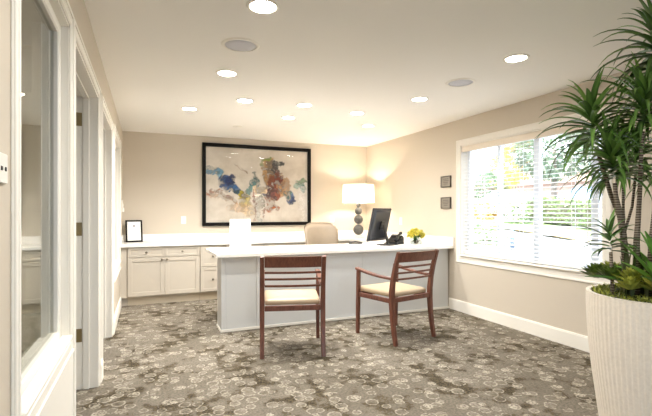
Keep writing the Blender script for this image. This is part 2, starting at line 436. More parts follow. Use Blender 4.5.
for yc, w in MUL: f.box((xa, yc-w/2, b0+t), (xb, yc+w/2, b1-t), .004)
f.xf(off).build('window_frame', M['alu'], e)
edges = [a0+t] + [v for yc, w in MUL for v in (yc-w/2, yc+w/2)] + [a1-t]
for k in range(0, len(edges), 2):
    if edges[k+1]-edges[k] > .03: MB().box((RX+.118, edges[k]-.003, b0+t-.003), (RX+.122, edges[k+1]+.003, b1-t+.003)).xf(off).build('pane', M['pane'], e)

# unseen glazing added behind the camera to let in daylight fill
e = struct_empty('window_4', (1.2, FY, .15)); off = Matrix.Translation((-1.2, -FY, -.15)); f = MB()
for a, b in (((.35, FY-.11, .15), (.41, FY-.05, 2.3)), ((1.99, FY-.11, .15), (2.05, FY-.05, 2.3)), ((.41, FY-.11, .15), (1.99, FY-.05, .21)), ((.41, FY-.11, 2.24), (1.99, FY-.05, 2.3)), ((1.17, FY-.11, .21), (1.23, FY-.05, 2.24))): f.box(a, b, .003)
f.xf(off).build('window_frame', M['alu'], e)
for a, b in ((.41, 1.17), (1.23, 1.99)): MB().box((a-.003, FY-.083, .207), (b+.003, FY-.079, 2.243)).xf(off).build('pane', M['pane'], e)
struct('trim_2', MB().box((.0003, 1.32, 0), (.005, 2.30, .618), .001), M['trim'])
# baseboards
def bboard(mb, x, y0, y1, sgn):
    for th, za, zb in ((.012, 0, .14), (.016, 0, .128)):
        q = sorted((x, x+sgn*th)); mb.box((q[0], y0, za), (q[1], y1, zb), .002)
    return mb
b = MB()
for ya, yb in ((FY, 1.318), (3.597, 3.718), (4.942, 6.36)): bboard(b, 0, ya, yb, 1)
struct('baseboard_left', b, M['trim'])
struct('baseboard_right', bboard(MB(), RX, FY, 4.598, -1), M['trim'])
struct('baseboard_front', MB().box((.02, FY, 0), (RX-.02, FY+.014, .14), .002), M['trim'])

# ------------------------------------------------------------------ blinds on the right window
bl = thing('window_blind', 'wide white horizontal slat blind with its slats open in the big right window', 'blind', (RX+.06, (y0+y1)/2, z0))
bo = lambda mb: mb.xf(Matrix.Translation((-(RX+.06), -(y0+y1)/2, -z0)))
bo(MB().box((RX+.03, y0+.02, z1-.06), (RX+.088, y1-.02, z1-.0125), .003)).build('headrail', M['blind'], bl)
bo(MB().box((RX+.012, y0+.014, z1-.085), (RX+.028, y1-.014, z1-.0125), .004)).build('valance', M['valance'], bl)
s = MB(); nsl = 29; zt = z1-.11; zb = z0+.075
for k in range(nsl):
    z = zt-(zt-zb)*k/(nsl-1)
    rg = []
    for yy in (y0+.022, y1-.022):
        up = []; dn = []
        for q in range(5):
            xx = -.024+.012*q; h = .003*(1-(xx/.024)**2)+xx*.16
            up.append(Vector((RX+.06+xx, yy, z+h))); dn.append(Vector((RX+.06+xx, yy, z+h-.0026)))
        rg.append(up+dn[::-1])
    s.ring_loft(rg, smooth=False)
bo(s).build('slats', M['blind'], bl)
bo(MB().box((RX+.038, y0+.022, z0+.036), (RX+.082, y1-.022, z0+.058), .005)).build('bottom_rail', M['blind'], bl)
for yc in (2.70, 2.86, 3.475, 4.05, 4.25):
    c = MB()
    for xx in (.0345, .0855): c.box((RX+xx-.0008, yc-.003, z0+.05), (RX+xx+.0008, yc+.003, z1-.06))
    bo(c).build('ladder_cord', M['blind'], bl)
bo(MB().tube([(RX+.02, 4.28, z1-.09), (RX+.018, 4.28, 1.2)], .004)).build('tilt_wand', M['white'], bl)

# ------------------------------------------------------------------ ceiling fittings
def can(x, y, label, lens, first=[None]):
    t = thing('recessed_light', label, 'ceiling light', (x, y, CZ), 0, 'recessed ceiling lights')
    MB().lathe([(.073, -.0005), (.073, -.004), (.078, -.009), (.09, -.008), (.096, -.0005)], seg=40, cap=False).build('trim_ring', M['trim'], t)
    MB().lathe([(.0725, -.0006), (.0725, -.003), (.03, -.0036), (.001, -.0038)], seg=32).build('lens', lens, t)
    ld = bpy.data.lights.new('downlight', 'AREA'); ld.shape = 'DISK'; ld.size = .14; ld.energy = 8.6*(.28 if x > 3 else .5 if x > 2.9 else .7 if x > 2.5 else 1.9 if x < .8 else 1.3 if y > 5 else 1); ld.spread = math.radians(145)
    ld.color = (1, .975, .93) if lens == M['lens'] else (1, .98, .95)
    lo = bpy.data.objects.new('downlight', ld); COL.objects.link(lo); lo.parent = t; lo.location = (0, 0, -.006)
    return t
for x, y, lab, ln in (
    (.938, 2.41, 'recessed ceiling light cut by the top edge of the photo, nearest the left wall', 'w'),
    (.954, 3.69, 'warm recessed ceiling light just behind the left round speaker', 'w'),
    (.777, 5.121, 'warm recessed ceiling light farthest left, above the corner of the back cabinets', 'w'),
    (1.287, 4.526, 'white recessed ceiling light over the left end of the desk', 'c'),
    (1.933, 4.462, 'white recessed ceiling light over the desk, straight above the picture right edge', 'c'),
    (1.962, 5.129, 'warm recessed ceiling light behind the desk lights, nearest above the framed painting', 'w'),
    (2.642, 4.58, 'white recessed ceiling light over the desk, above the table lamp side', 'c'),
    (3.12, 5.195, 'recessed ceiling light nearest the lamp corner of the room', 'w'),
    (2.957, 3.76, 'recessed ceiling light on the far side of the right round speaker', 'w'),
    (2.938, 2.472, 'recessed ceiling light nearest the potted plant, at the right of the photo', 'w'),
    (.94, 1.13, 'added unseen fill light in the ceiling above the camera, nearest the added front glazing', 'w')):  # extra unseen downlight, added to brighten the near end of the room
    can(x, y, lab, M['lens'] if ln == 'w' else M['lens_cool'])
def spk(x, y, lab):
    t = thing('ceiling_speaker', lab, 'speaker', (x, y, CZ), 0, 'round ceiling speakers')
    MB().lathe([(.108, -.0005), (.108, -.007), (.128, -.007), (.134, -.0005)], seg=48, cap=False).build('trim_ring', M['trim'], t)
    MB().lathe([(.1075, -.0006), (.1075, -.004), (.05, -.0055), (.001, -.006)], seg=40).build('grille', M['speaker'], t)
spk(.936, 3.034, 'round white ceiling speaker on the left, between two warm lights')
spk(2.966, 3.136, 'round white ceiling speaker on the right, near the window wall')
t = thing('ceiling_cover_plate', 'small unlit white round plate on the ceiling above the painting top left', 'cover plate', (1.485, 5.942, CZ))
MB().lathe([(.062, -.0005), (.062, -.004), (.05, -.007), (.001, -.007)], seg=32).build('plate', M['trim'], t)
MB().lathe([(.03, -.0072), (.03, -.011), (.001, -.012)], seg=24).build('button', M['white'], t)

# ------------------------------------------------------------------ wall plates
def plate(name, label, cat, loc, rz, kind, group=None):
    t = thing(name, label, cat, loc, rz, group)     # faces local -y
    MB().box((-.037, -.006, -.058), (.037, 0, .058), .002).build('cover', M['white'], t)
    if kind == 'socket':
        for z in (-.02, .02):
            MB().box((-.017, -.0085, z-.014), (.017, -.0061, z+.014), .001).build('socket', M['white'], t)
            MB().box((-.008, -.0092, z-.005), (-.005, -.0086, z+.006)).box((.005, -.0092, z-.005), (.008, -.0092+.0006, z+.006)).build('slot', M['slot'], t)
    elif kind == 'rocker':
        MB().box((-.017, -.0095, -.034), (.017, -.0061, .034), .0015).build('rocker', M['white'], t)
    else:
        MB().box((-.006, -.0075, -.013), (.006, -.0061, .013)).build('toggle_slot', M['slot'], t)
        MB().box((-.004, -.017, -.004), (.004, -.0076, .006), .001).build('toggle', M['black'], t)
plate('light_switch', 'white light switch plate on the back wall between the cabinet and the painting', 'light switch', (.849, BY, 1.147), 0, 'rocker')
plate('wall_outlet', 'white wall outlet on the back wall left of the lamp', 'outlet', (3.335, BY, 1.15), 0, 'socket')
plate('wall_outlet', 'white wall outlet on the right wall above the flowers', 'outlet', (RX, 5.77, 1.128), -PI/2, 'socket')
t = thing('wall_control', 'small white wall control panel at the very left edge of the photo', 'wall control', (0, 1.22, 1.338), PI/2)
MB().box((-.05, -.007, 0), (.05, -.0003, .072), .002).build('cover', M['white'], t)
for xk in (-.03, 0, .03): MB().box((xk-.005, -.009, .03), (xk+.005, -.0071, .04), .0005).build('button', M['slot'], t)

# two small plaques on the right wall
for z, lab in ((1.675, 'small grey framed plaque left of the window, upper of the two'), (1.391, 'small grey framed plaque left of the window, lower of the two')):
    t = thing('wall_plaque', lab, 'plaque', (RX, 4.66, z), -PI/2, 'plaques beside the window')
    fr = MB()
    for p, q in (((-.1, -.022, -.075), (.1, -.001, -.064)), ((-.1, -.022, .064), (.1, -.001, .075)), ((-.1, -.022, -.064), (-.089, -.001, .064)), ((.089, -.022, -.064), (.1, -.001, .064))): fr.box(p, q, .002)
    fr.build('frame', M['plqf'], t)
    MB().box((-.0885, -.016, -.0635), (.0885, -.001, .0635)).build('face', M['plq'], t)
    ln = MB()
    for k, w in ((.035, .06), (.012, .065), (-.01, .05), (-.032, .04)): ln.box((-w, -.0175, k-.004), (w, -.0162, k+.004))
    ln.build('text_lines', M['plql'], t)

# white stepped fitting at the end of the left wall
t = thing('wall_fitting', 'small white stepped fitting on the left wall above the certificate', 'wall fitting', (0, 6.74, 1.27))
MB().box((0.0005, -.06, 0), (.03, .06, .06), .004).build('lower_block', M['white'], t)
MB().box((0.0005, -.05, .0605), (.02, .05, .12), .004).build('upper_block', M['white'], t)
MB().box((0.0005, -.045, .1205), (.012, .045, .17), .004).build('cap', M['white'], t)

# ------------------------------------------------------------------ painting
def painting():
    x0, x1, zA, zB = 1.124, 2.925, 1.05, 2.352; cx = (x0+x1)/2
    t = thing('framed_painting', 'large abstract painting with blue and orange splashes in a black frame on the back wall', 'painting', (cx, BY, zA))
    W = (x1-x0)/2; H = zB-zA; fw = .055
    fr = MB()
    for p, q in (((-W, -.045, 0), (W, -.002, fw)), ((-W, -.045, H-fw), (W, -.002, H)), ((-W, -.045, fw), (-W+fw, -.002, H-fw)), ((W-fw, -.045, fw), (W, -.002, H-fw))): fr.box(p, q, .004)
    fr.build('frame', M['frame'], t)
    iw, ih = 2*(W-fw), H-2*fw
    nx, ny = 240, 170
    me = bpy.data.meshes.new('canvas'); vs = []; fs = []; cols = []
    S = lambda r, g, b: Vector(srgb(r, g, b)[:3])
    # blobs: u, v (v down), radii, angle, colour, opacity
    B = [(.60,.30,.065,.19,.1,(190,136,60),.9),(.66,.42,.06,.12,.2,(178,120,66),.85),(.62,.24,.05,.10,0,(110,98,84),.75),(.685,.20,.06,.03,-.3,(40,46,44),.95),(.66,.27,.03,.06,.5,(60,54,50),.85),(.575,.12,.045,.035,-.5,(142,160,52),.95),(.535,.18,.012,.06,.4,(134,146,70),.8),
         (.67,.53,.08,.17,.1,(150,70,32),.95),(.70,.44,.03,.17,-.25,(150,52,26),.9),(.75,.52,.045,.13,.2,(230,178,124),.9),(.58,.58,.028,.10,.1,(66,70,104),.85),(.63,.62,.05,.10,.2,(106,62,58),.85),(.61,.76,.04,.10,-.4,(206,104,40),.9),(.665,.81,.05,.035,.1,(214,112,46),.9),(.52,.56,.07,.06,0,(236,206,164),.85),
         (.075,.325,.07,.06,.1,(92,152,186),.9),(.13,.40,.05,.035,.7,(120,176,200),.7),(.20,.47,.085,.10,.5,(16,84,150),.95),(.235,.44,.05,.07,.2,(8,40,96),.95),(.27,.55,.05,.05,.6,(44,96,150),.85),(.315,.61,.075,.035,.35,(30,66,74),.9),
         (.35,.63,.055,.05,.2,(196,172,30),.9),(.37,.70,.06,.07,0,(214,190,88),.75),(.30,.80,.10,.07,-.1,(232,190,146),.6),(.40,.83,.08,.08,0,(226,196,150),.55),(.46,.46,.04,.08,.1,(46,128,132),.9),(.455,.37,.018,.05,0,(40,110,110),.85),(.41,.56,.045,.055,-.2,(66,142,140),.8),
         (.07,.60,.085,.022,-.25,(186,112,74),.8),(.17,.63,.075,.02,.35,(164,92,64),.8),(.25,.71,.05,.025,.6,(178,126,86),.7),(.12,.66,.10,.03,.1,(232,190,156),.7),
         (.82,.64,.035,.085,-.45,(48,92,146),.9),(.845,.69,.02,.06,-.5,(30,58,112),.9),(.79,.60,.04,.04,0,(96,140,130),.8),(.93,.44,.06,.045,-.2,(122,158,118),.85),(.89,.50,.04,.05,.2,(140,176,160),.7),(.95,.52,.03,.07,0,(110,160,150),.55),
         (.50,.80,.028,.22,.06,(250,246,234),.95),(.465,.74,.013,.15,.05,(158,104,92),.8),(.45,.88,.012,.1,0,(190,150,140),.6),(.535,.73,.012,.12,.02,(70,92,70),.7),(.56,.86,.012,.09,.2,(170,84,44),.75),(.35,.27,.006,.055,-.7,(150,116,90),.7),(.30,.25,.05,.006,.5,(150,110,80),.6)]  # opens with a tall near-white streak
    BB = [(u, v, rx, ry, a, S(*c), o) for u, v, rx, ry, a, c, o in B]
    bg0, bg1 = S(190, 179, 164), S(212, 203, 190)
    for jx in range(ny+1):
        for ix in range(nx+1):
            u, v = ix/nx, 1-jx/ny
            vs.append((-iw/2+iw*u, -.012, fw+ih*(1-v)))
            q = Vector((u*3.2, v*2.3, 0))
            n1 = noise.fractal(q*2.2, 1, 2, 5); n2 = noise.fractal(q*2.2+Vector((9, 4, 1)), 1, 2, 5); n3 = noise.fractal(q*6, .8, 2.1, 6); n4 = noise.fractal(Vector((u*9+n1*2, v*9+n2*2, 5)), .7, 2.2, 6)
            c = bg0.lerp(bg1, max(0, min(1, .5+n1*.6+n3*.25)))
            if v > .62:   # vertical washed drips
                dr = noise.noise(Vector((u*60, v*1.2, 3)))
                c = c.lerp(S(196, 180, 160), max(0, dr)*.35*(v-.62)/.38)
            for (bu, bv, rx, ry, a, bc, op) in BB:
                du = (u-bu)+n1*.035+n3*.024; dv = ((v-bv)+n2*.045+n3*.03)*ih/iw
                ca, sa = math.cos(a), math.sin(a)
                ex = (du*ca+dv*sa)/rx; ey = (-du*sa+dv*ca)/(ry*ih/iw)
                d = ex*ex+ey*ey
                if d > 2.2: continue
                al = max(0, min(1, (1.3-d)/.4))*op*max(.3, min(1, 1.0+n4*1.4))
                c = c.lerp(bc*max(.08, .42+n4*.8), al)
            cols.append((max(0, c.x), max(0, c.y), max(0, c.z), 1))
    for jx in range(ny):
        for ix in range(nx):
            k = jx*(nx+1)+ix; fs.append((k, k+1, k+nx+2, k+nx+1))
    me.from_pydata(vs, [], fs)
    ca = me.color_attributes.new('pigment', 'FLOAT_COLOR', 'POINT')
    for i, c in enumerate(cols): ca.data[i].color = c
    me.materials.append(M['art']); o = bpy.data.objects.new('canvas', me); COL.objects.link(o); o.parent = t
    MB().box((-W+fw-.004, -.0105, fw-.004), (W-fw+.004, -.003, H-fw+.004)).build('backing_board', M['paper'], t)
    gp = MB(); q = [gp.b.verts.new((x, -.026, z)) for x, z in ((-iw/2-.003, fw-.003), (iw/2+.003, fw-.003), (iw/2+.003, fw+ih+.003), (-iw/2-.003, fw+ih+.003))]
    gp.b.faces.new(q); gp.build('glass_pane', M['pane'], t, normals=False)
painting()

# ------------------------------------------------------------------ back cabinets
CT, CB = .835, .797      # worktop top / underside
def shaker(mb, x0, x1, z0, z1, y, rail=.05, dep=.02):
    """panel front facing -y, front plane at y"""
    mb.box((x0, y, z0), (x0+rail, y+dep, z1), .0025).box((x1-rail, y, z0), (x1, y+dep, z1), .0025)
    mb.box((x0+rail, y, z0), (x1-rail, y+dep, z0+rail), .0025).box((x0+rail, y, z1-rail), (x1-rail, y+dep, z1), .0025)
    mb.box((x0+rail-.002, y+.009, z0+rail-.002), (x1-rail+.002, y+dep-.001, z1-rail+.002))
    return mb
def knob(x, z, y, parent):
    k = MB().lathe([(.006, 0), (.006, .012), (.0155, .017), (.016, .024), (.009, .029), (.001, .03)], seg=16)
    return k.xf(Matrix.Translation((x, y, z)) @ Matrix.Rotation(PI/2, 4, 'X')).build('knob', M['nickel'], parent)
def base_cabinet(x0, x1, label, layout):
    w = x1-x0; yF = 6.345; t = thing('base_cabinet', label, 'cabinet', ((x0+x1)/2, yF, 0), 0, 'base cabinets along the back wall')
    h = w/2-.001
    MB().box((-h, 0, .115), (h, BY-yF-.002, CB-.001)).build('body', M['cab'], t)
    MB().box((-h, .055, 0), (h, .075, .114)).build('toe_kick', M['toe'], t)
    y = -.021; g = .004
    if layout == 'doors':
        for sx in (-1, 1):
            xa, xb = (-h+g, -g/2) if sx < 0 else (g/2, h-g)
            d = shaker(MB(), xa, xb, .655, .79, y, .034).build('drawer', M['cab'], t); knob((xa+xb)/2, .7225, y, d)
            d = shaker(MB(), xa, xb, .13, .647, y, .055).build('door', M['cab'], t); knob(-.032 if sx < 0 else .032, .62, y, d)
    else:
        for za, zb in ((.488, .79), (.13, .48)):
            d = shaker(MB(), -h+g, h-g, za, zb, y, .045).build('drawer', M['cab'], t); knob(0, (za+zb)/2, y, d)
base_cabinet(.087, 1.028, 'beige shaker base cabinet with two drawers over two doors, at the left wall end', 'doors')
base_cabinet(1.03, 1.385, 'narrow beige two-drawer base cabinet beside the left door cabinet', 'stack')
base_cabinet(1.387, 1.955, 'beige base cabinet hidden behind the left end of the desk, under the painting', 'doors')
base_cabinet(1.957, 2.66, 'beige base cabinet behind the desk, under the right half of the painting', 'doors')
base_cabinet(2.662, 3.38, 'beige base cabinet behind the desk, next to the lamp corner', 'doors')
struct('trim_1', MB().box((.0005, 6.345, .115), (.0855, 6.363, CB-.001)).box((.0005, 6.40, 0), (.0855, 6.42, .114)), M['cab'])
t = thing('corner_cabinet', 'beige return cabinet under the worktop in the lamp corner along the right wall', 'cabinet', (3.71, 6.0, 0))
MB().box((-.3, -.66, .1), (.308, .913, CB-.001)).build('body', M['cab'], t)
MB().box((-.25, -.6, 0), (.308, .913, .0995)).build('toe_kick', M['toe'], t)
d = MB()
shaker(d, -.64, .3, .13, .79, 0, .055).xf(Matrix.Translation((-.3005, .03, 0)) @ Matrix.Rotation(-PI/2, 4, 'Z') @ Matrix.Translation((0, -.02, 0)))
d.build('door', M['cab'], t)

# ------------------------------------------------------------------ worktop
wt = thing('worktop', 'continuous white quartz worktop running along the back wall and out over the desk', 'worktop', (2.5, 5.7, CB))
wo = Matrix.Translation((-2.5, -5.7, -CB))
poly = [(.985, 4.505), (RX-.0005, 4.505), (RX-.0005, BY-.0005), (.0005, BY-.0005), (.0005, 6.30), (3.39, 6.30), (3.39, 5.34), (.985, 5.34)]
MB().prism(poly, CB, CT, .003).xf(wo).build('slab', M['quartz'], wt)
MB().box((.022, BY-.021, CT+.0004), (RX-.022, BY-.0005, .94), .002).xf(wo).build('backsplash', M['quartz'], wt)
MB().box((.0005, 6.31, CT+.0004), (.021, BY-.0005, .94), .002).xf(wo).build('side_splash', M['quartz'], wt)
MB().box((RX-.021, 4.765, CT+.0004), (RX-.0005, BY-.0005, .94), .002).xf(wo).build('side_splash', M['quartz'], wt)
MB().box((RX-.021, 4.505, CT+.0004), (RX-.0005, 4.762, .94), .002).xf(wo).build('side_splash', M['quartz'], wt)

# ------------------------------------------------------------------ reception desk base
rd = thing('reception_desk', 'pale panelled reception desk front under the white worktop, facing the guest chairs', 'desk', (2.5, 4.6, 0))
ro = Matrix.Translation((-2.5, -4.6, 0))
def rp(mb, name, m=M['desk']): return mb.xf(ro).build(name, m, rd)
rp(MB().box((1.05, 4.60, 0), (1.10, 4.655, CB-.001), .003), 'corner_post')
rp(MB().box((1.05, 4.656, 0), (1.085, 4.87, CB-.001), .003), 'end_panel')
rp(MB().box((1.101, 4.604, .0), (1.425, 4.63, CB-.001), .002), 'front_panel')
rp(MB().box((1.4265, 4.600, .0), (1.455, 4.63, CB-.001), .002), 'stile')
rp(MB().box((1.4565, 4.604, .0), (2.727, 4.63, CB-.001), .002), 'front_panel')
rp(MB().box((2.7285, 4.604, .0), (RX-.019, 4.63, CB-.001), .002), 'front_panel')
rp(MB().box((1.047, 4.588, 0), (RX-.019, 4.5995, .028), .002).box((1.042, 4.588, 0), (1.0495, 4.87, .028), .002), 'base_trim', M['trim'])
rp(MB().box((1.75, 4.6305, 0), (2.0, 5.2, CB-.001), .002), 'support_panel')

# ------------------------------------------------------------------ guest chairs
def guest_chair(loc, rz, label):
    t = thing('guest_chair', label, 'chair', loc, rz, 'guest chairs at the desk')
    wd = M['wood']; rw, fw, dp = .268, .275, .2775
    prof = [(-dp, 0), (-.252, .12), (-.232, .25), (-.222, .40), (-.224, .5), (-.24, .62), (-.272, .75), (-.318, .888)]
    siz = [(.036, .036), (.038, .04), (.04, .044), (.042, .048), (.042, .048), (.04, .044), (.038, .04), (.036, .032)]
    for sx in (-1, 1):
        MB().bar([(sx*rw, y, z) for y, z in prof], siz).build('rear_leg', wd, t)
        MB().bar([(sx*(fw+.002), dp+.002, 0), (sx*fw, dp-.004, .3), (sx*fw, dp-.012, .663)], [(.032, .034), (.036, .04), (.034, .04)]).build('front_leg', wd, t)
        pts = []
        for k in range(9):
            u = k/8; x = sx*(fw+(rw-.006-fw)*u**1.5)
            pts.append((x, dp+.018-u*(dp+.018+.23-.022), .679-.05*u-.012*math.sin(u*PI)))
        MB().bar(pts, [(.048-.012*k/8, .026) for k in range(9)]).build('armrest', wd, t)
    def cross(name, z0, z1, y0, y1, th, bow=.02):
        pts = []
        n = 8
        hw = rw-.022
        # rail curved gently backwards, standing between the rear posts
        rings = []
        for k in range(n+1):
            x = -hw+2*hw*k/n; b_ = bow*(1-(x/hw)**2)
            rings.append([Vector((x, y0-b_-th/2, z0)), Vector((x, y0-b_+th/2, z0)), Vector((x, y1-b_+th/2, z1)), Vector((x, y1-b_-th/2, z1))])
        return MB().ring_loft(rings, smooth=False).build(name, wd, t)
    cross('top_rail', .790, .886, -.287, -.316, .024)
    for zc, yc in ((.742, -.27), (.683, -.253), (.621, -.239)): cross('back_slat', zc-.0095, zc+.0095, yc+.002, yc-.002, .016, .018)
    MB().box((-.246, -.236, .398), (.246, -.212, .444), .003).build('rear_apron', wd, t)
    MB().box((-.261, dp-.02, .385), (.261, dp+.004, .435), .003).build('front_apron', wd, t)
    for sx in (-1, 1):
        MB().bar([(sx*(rw-.004), -.197, .4135), (sx*(fw-.002), dp-.0275, .41)], (.022, .046), side=(1, 0, 0)).build('side_apron', wd, t)
    # upholstered cushion
    rings = []
    for (ins, z) in ((.002, .4445), (-.003, .45), (-.004, .474), (.002, .486), (.014, .4925), (.05, .496), (.15, .498)):
        r = []; yb, yf = -.195+ins, dp+.012-ins
        hb, hf = .242-ins, .26-ins
        cr = .02
        pts = [(-hb, yb), (hb, yb), (hf, yf), (-hf, yf)]
        for k in range(4):
            p = Vector(pts[k]); a = (Vector(pts[k-1])-p).normalized(); c = (Vector(pts[(k+1) % 4])-p).normalized()
            for w1 in (1, .5, .2): r.append((p+a*cr*w1+c*cr*(1-w1)*.35))
            for w1 in (.2, .5, 1): r.append((p+c*cr*w1+a*cr*(1-w1)*.35))
        rings.append([Vector((q.x, q.y, z)) for q in r])
    MB().ring_loft(rings).build('seat_cushion', M['leather'], t)
    return t
# chair centre = middle of its four feet
guest_chair((1.576, 3.83, 0), math.radians(-15.5), 'brown wooden guest chair on the left, its back square to the room')
guest_chair((2.70, 3.815, 0), math.radians(12.5), 'brown wooden guest chair on the right, turned to show its arm')

# ------------------------------------------------------------------ office chair
def office_chair():
    t = thing('office_chair', 'tan leather office chair behind the desk, only its rounded back showing', 'chair', (2.71, 5.86, 0), math.radians(4))
    L = M['office']; nx, nz = 14, 12
    def pt(i, k, f):
        u = -1+2*i/nx; v = k/nz
        hw = .283*(1-.10*(1-v)-.10*max(0, (v-.75)/.25)**2.5)
        x = u*hw; z = .55+.565*v-.02*u*u*max(0, v-.6)-.04*(abs(u)**5)*(v > .9)
        y = .03+.10*v*v-.075*u*u
        th = .032*(1-abs(u)**6)**.5*(1-max(0, (abs(v-.5)*2))**10)**.5
        return Vector((x, y+(-1 if f else 1)*th, z))
    mb = MB(); fr = [[mb.b.verts.new(pt(i, k, True)) for i in range(nx+1)] for k in range(nz+1)]; bk = [[mb.b.verts.new(pt(i, k, False)) for i in range(nx+1)] for k in range(nz+1)]
    for G in (fr, bk):
        for k in range(nz):
            for i in range(nx): mb.b.faces.new((G[k][i], G[k][i+1], G[k+1][i+1], G[k+1][i])).smooth = True
    bmesh.ops.remove_doubles(mb.b, verts=mb.b.verts[:], dist=.0008)
    mb.build('backrest', L, t)
    MB().bar([(0, .11, .46), (0, .12, .56), (0, .125, .74)], (.07, .02)).build('back_bracket', M['black'], t)
    rings = []
    for ins, z in ((.03, .42), (.0, .435), (-.008, .46), (.0, .487), (.03, .5), (.09, .505)):
        r = []
        for k in range(32):
            a = 2*PI*k/32; ca, sa = math.cos(a), math.sin(a); p = 5
            s_ = (abs(ca)**p+abs(sa)**p)**(-1/p); r.append(Vector((ca*s_*(.255-ins), -.2+sa*s_*(.235-ins), z)))
        rings.append(r)
    MB().ring_loft(rings).build('seat', L, t)
    for sx in (-1, 1):
        MB().bar([(sx*.2, -.18, .412), (sx*.29, -.18, .43), (sx*.305, -.18, .5), (sx*.305, -.18, .655)], (.03, .05), side=(0, 1, 0)).build('arm_support', M['black'], t)
        MB().box((sx*.305-.03, -.33, .657), (sx*.305+.03, -.06, .685), .012, 2).build('arm_pad', M['black'], t)
    MB().lathe([(.06, .385), (.06, .418), (.03, .4185)], (0, -.18, 0)).build('seat_plate', M['black'], t)
    MB().lathe([(.025, .12), (.025, .26), (.016, .261), (.016, .3845)], (0, -.18, 0), 16).build('gas_lift', M['chrome'], t)
    hub = MB().lathe([(.05, .075), (.05, .115), (.03, .119)], (0, -.18, 0), 20)
    for k in range(5):
        a = 2*PI*k/5+.3; c, s_ = math.cos(a), math.sin(a)
        hub.bar([(c*.03, -.18+s_*.03, .1), (c*.3, -.18+s_*.3, .072)], [(.04, .035), (.028, .022)], side=(-s_, c, 0))
    hub.build('star_base', M['black'], t)
    for k in range(5):
        a = 2*PI*k/5+.3; c, s_ = math.cos(a)*.285, math.sin(a)*.285-.18
        MB().tube([(c-.02, s_, .0262), (c+.02, s_, .0262)], .026, 16).tube([(c, s_, .05), (c, s_, .06)], .01).build('caster', M['black'], t)
office_chair()

# ------------------------------------------------------------------ table lamp
def lamp():
    t = thing('table_lamp', 'table lamp with stacked grey balls and a glowing white drum shade in the corner', 'lamp', (3.602, 6.42, CT))
    ac = MB().box((-.075, -.075, .0005), (.075, .075, .03), .003).box((-.05, -.05, .0305), (.05, .05, .05), .003); ac.build('acrylic_base', M['acrylic'], t)
    z = .135
    for zc, r in ((.139, .088), (.311, .077), (.452, .063), (.55, .036)):
        MB().sphere((0, 0, zc), r, 28, (1, 1, 1)).build('ball', M['ceramic'], t)
    st = MB()
    for za, zb in ((.222, .24), (.385, .394), (.512, .519), (.582, .68)): st.tube([(0, 0, za), (0, 0, zb)], .014, 14)
    st.build('stem', M['chrome'], t)
    MB().lathe([(.266, .588), (.258, .89)], seg=64, cap=False).build('lamp_shade', M['shade'], t)
    sp = MB()
    for a in (0, 2*PI/3, 4*PI/3): sp.tube([(0, 0, .872), (.258*math.cos(a), .258*math.sin(a), .872)], .002, 6)
    sp.lathe([(.2592, .868), (.2592, .874), (.2615, .874), (.2615, .868), (.2592, .868)], seg=48, cap=False)
    sp.build('shade_ring', M['chrome'], t)
    MB().sphere((0, 0, .735), .034, 16).build('bulb', M['bulb'], t)
lamp()

# ------------------------------------------------------------------ things on the worktop
def monitor():
    t = thing('computer_monitor', 'dark grey computer monitor seen from behind, tilted on its stand on the desk', 'monitor', (3.195, 4.98, CT+.0005), math.radians(30))
    # local: width x, screen faces +y, back faces -y
    T = Matrix.Translation((0, .02, .268)) @ Matrix.Rotation(math.radians(13), 4, 'X')
    w, h = .235, .222
    b_ = MB().box((-w, -.012, -h), (w, .012, h), .006, 2)
    b_.ring_loft([[Vector((sx*(w-.02-i), -.012-d, sz*(h-.02-i))) for sx, sz in ((-1, -1), (1, -1), (1, 1), (-1, 1))] for i, d in ((0, 0), (.006, .012), (.03, .02))])
    b_.xf(T).build('case', M['grey'], t)
    MB().box((-w+.012, .0122, -h+.02), (w-.012, .0135, h-.012)).xf(T).build('screen', M['screen'], t)
    MB().box((-.05, -.058, -.06), (.05, -.033, .06), .006).xf(T).build('hinge_mount', M['black'], t)
    MB().bar([(0, -.115, .012), (0, -.09, .1), (0, -.062, .2), (0, -.052, .26)], [(.055, .02), (.05, .018), (.05, .018), (.045, .016)]).build('stand_neck', M['black'], t)
    MB().box((-.11, -.2, 0), (.11, -.0, .011), .004).build('stand_foot', M['black'], t)
monitor()
def phone():
    t = thing('desk_phone', 'black desk phone with its handset raised on the cradle, between monitor and flowers', 'phone', (3.445, 5.03, CT+.0005), math.radians(-62))
    b_ = MB(); prof = [(-.09, 0), (.1, 0), (.1, .085), (.06, .115), (-.09, .022)]
    b_.ring_loft([[Vector((x, y, z)) for y, z in prof] for x in (-.085, .085)], smooth=False)
    b_.build('body', M['black'], t)
    sl = math.atan2(.093, .15)
    T = Matrix.Translation((.058, .0, .08)) @ Matrix.Rotation(sl, 4, 'X')
    MB().bar([(0, -.085, .012), (0, -.05, .026), (0, .05, .03), (0, .095, .02)], [(.04, .036), (.034, .022), (.034, .022), (.042, .04)]).xf(T).build('handset', M['black'], t)
    T2 = Matrix.Translation((-.03, .04, .1055)) @ Matrix.Rotation(sl, 4, 'X')
    MB().box((-.045, -.03, 0), (.045, .025, .012), .002).xf(T2).build('display', M['grey'], t)
    k = MB()
    for i in range(3):
        for j_ in range(4): k.box((-.005+i*.024, -.085+j_*.022, .0), (.012+i*.024, -.07+j_*.022, .004), .001)
    k.xf(Matrix.Translation((-.055, .02, .0925)) @ Matrix.Rotation(sl, 4, 'X')).build('keypad', M['grey'], t)
    c = MB(); pts = []
    for q in range(60):
        u = q/59; a = u*22*PI
        pts.append((-.1-.035*math.sin(u*PI)+.006*math.cos(a), -.09+.15*u, .009+.006*math.sin(a)))
    c.tube(pts, .0022, 5); c.build('cord', M['black'], t)
phone()
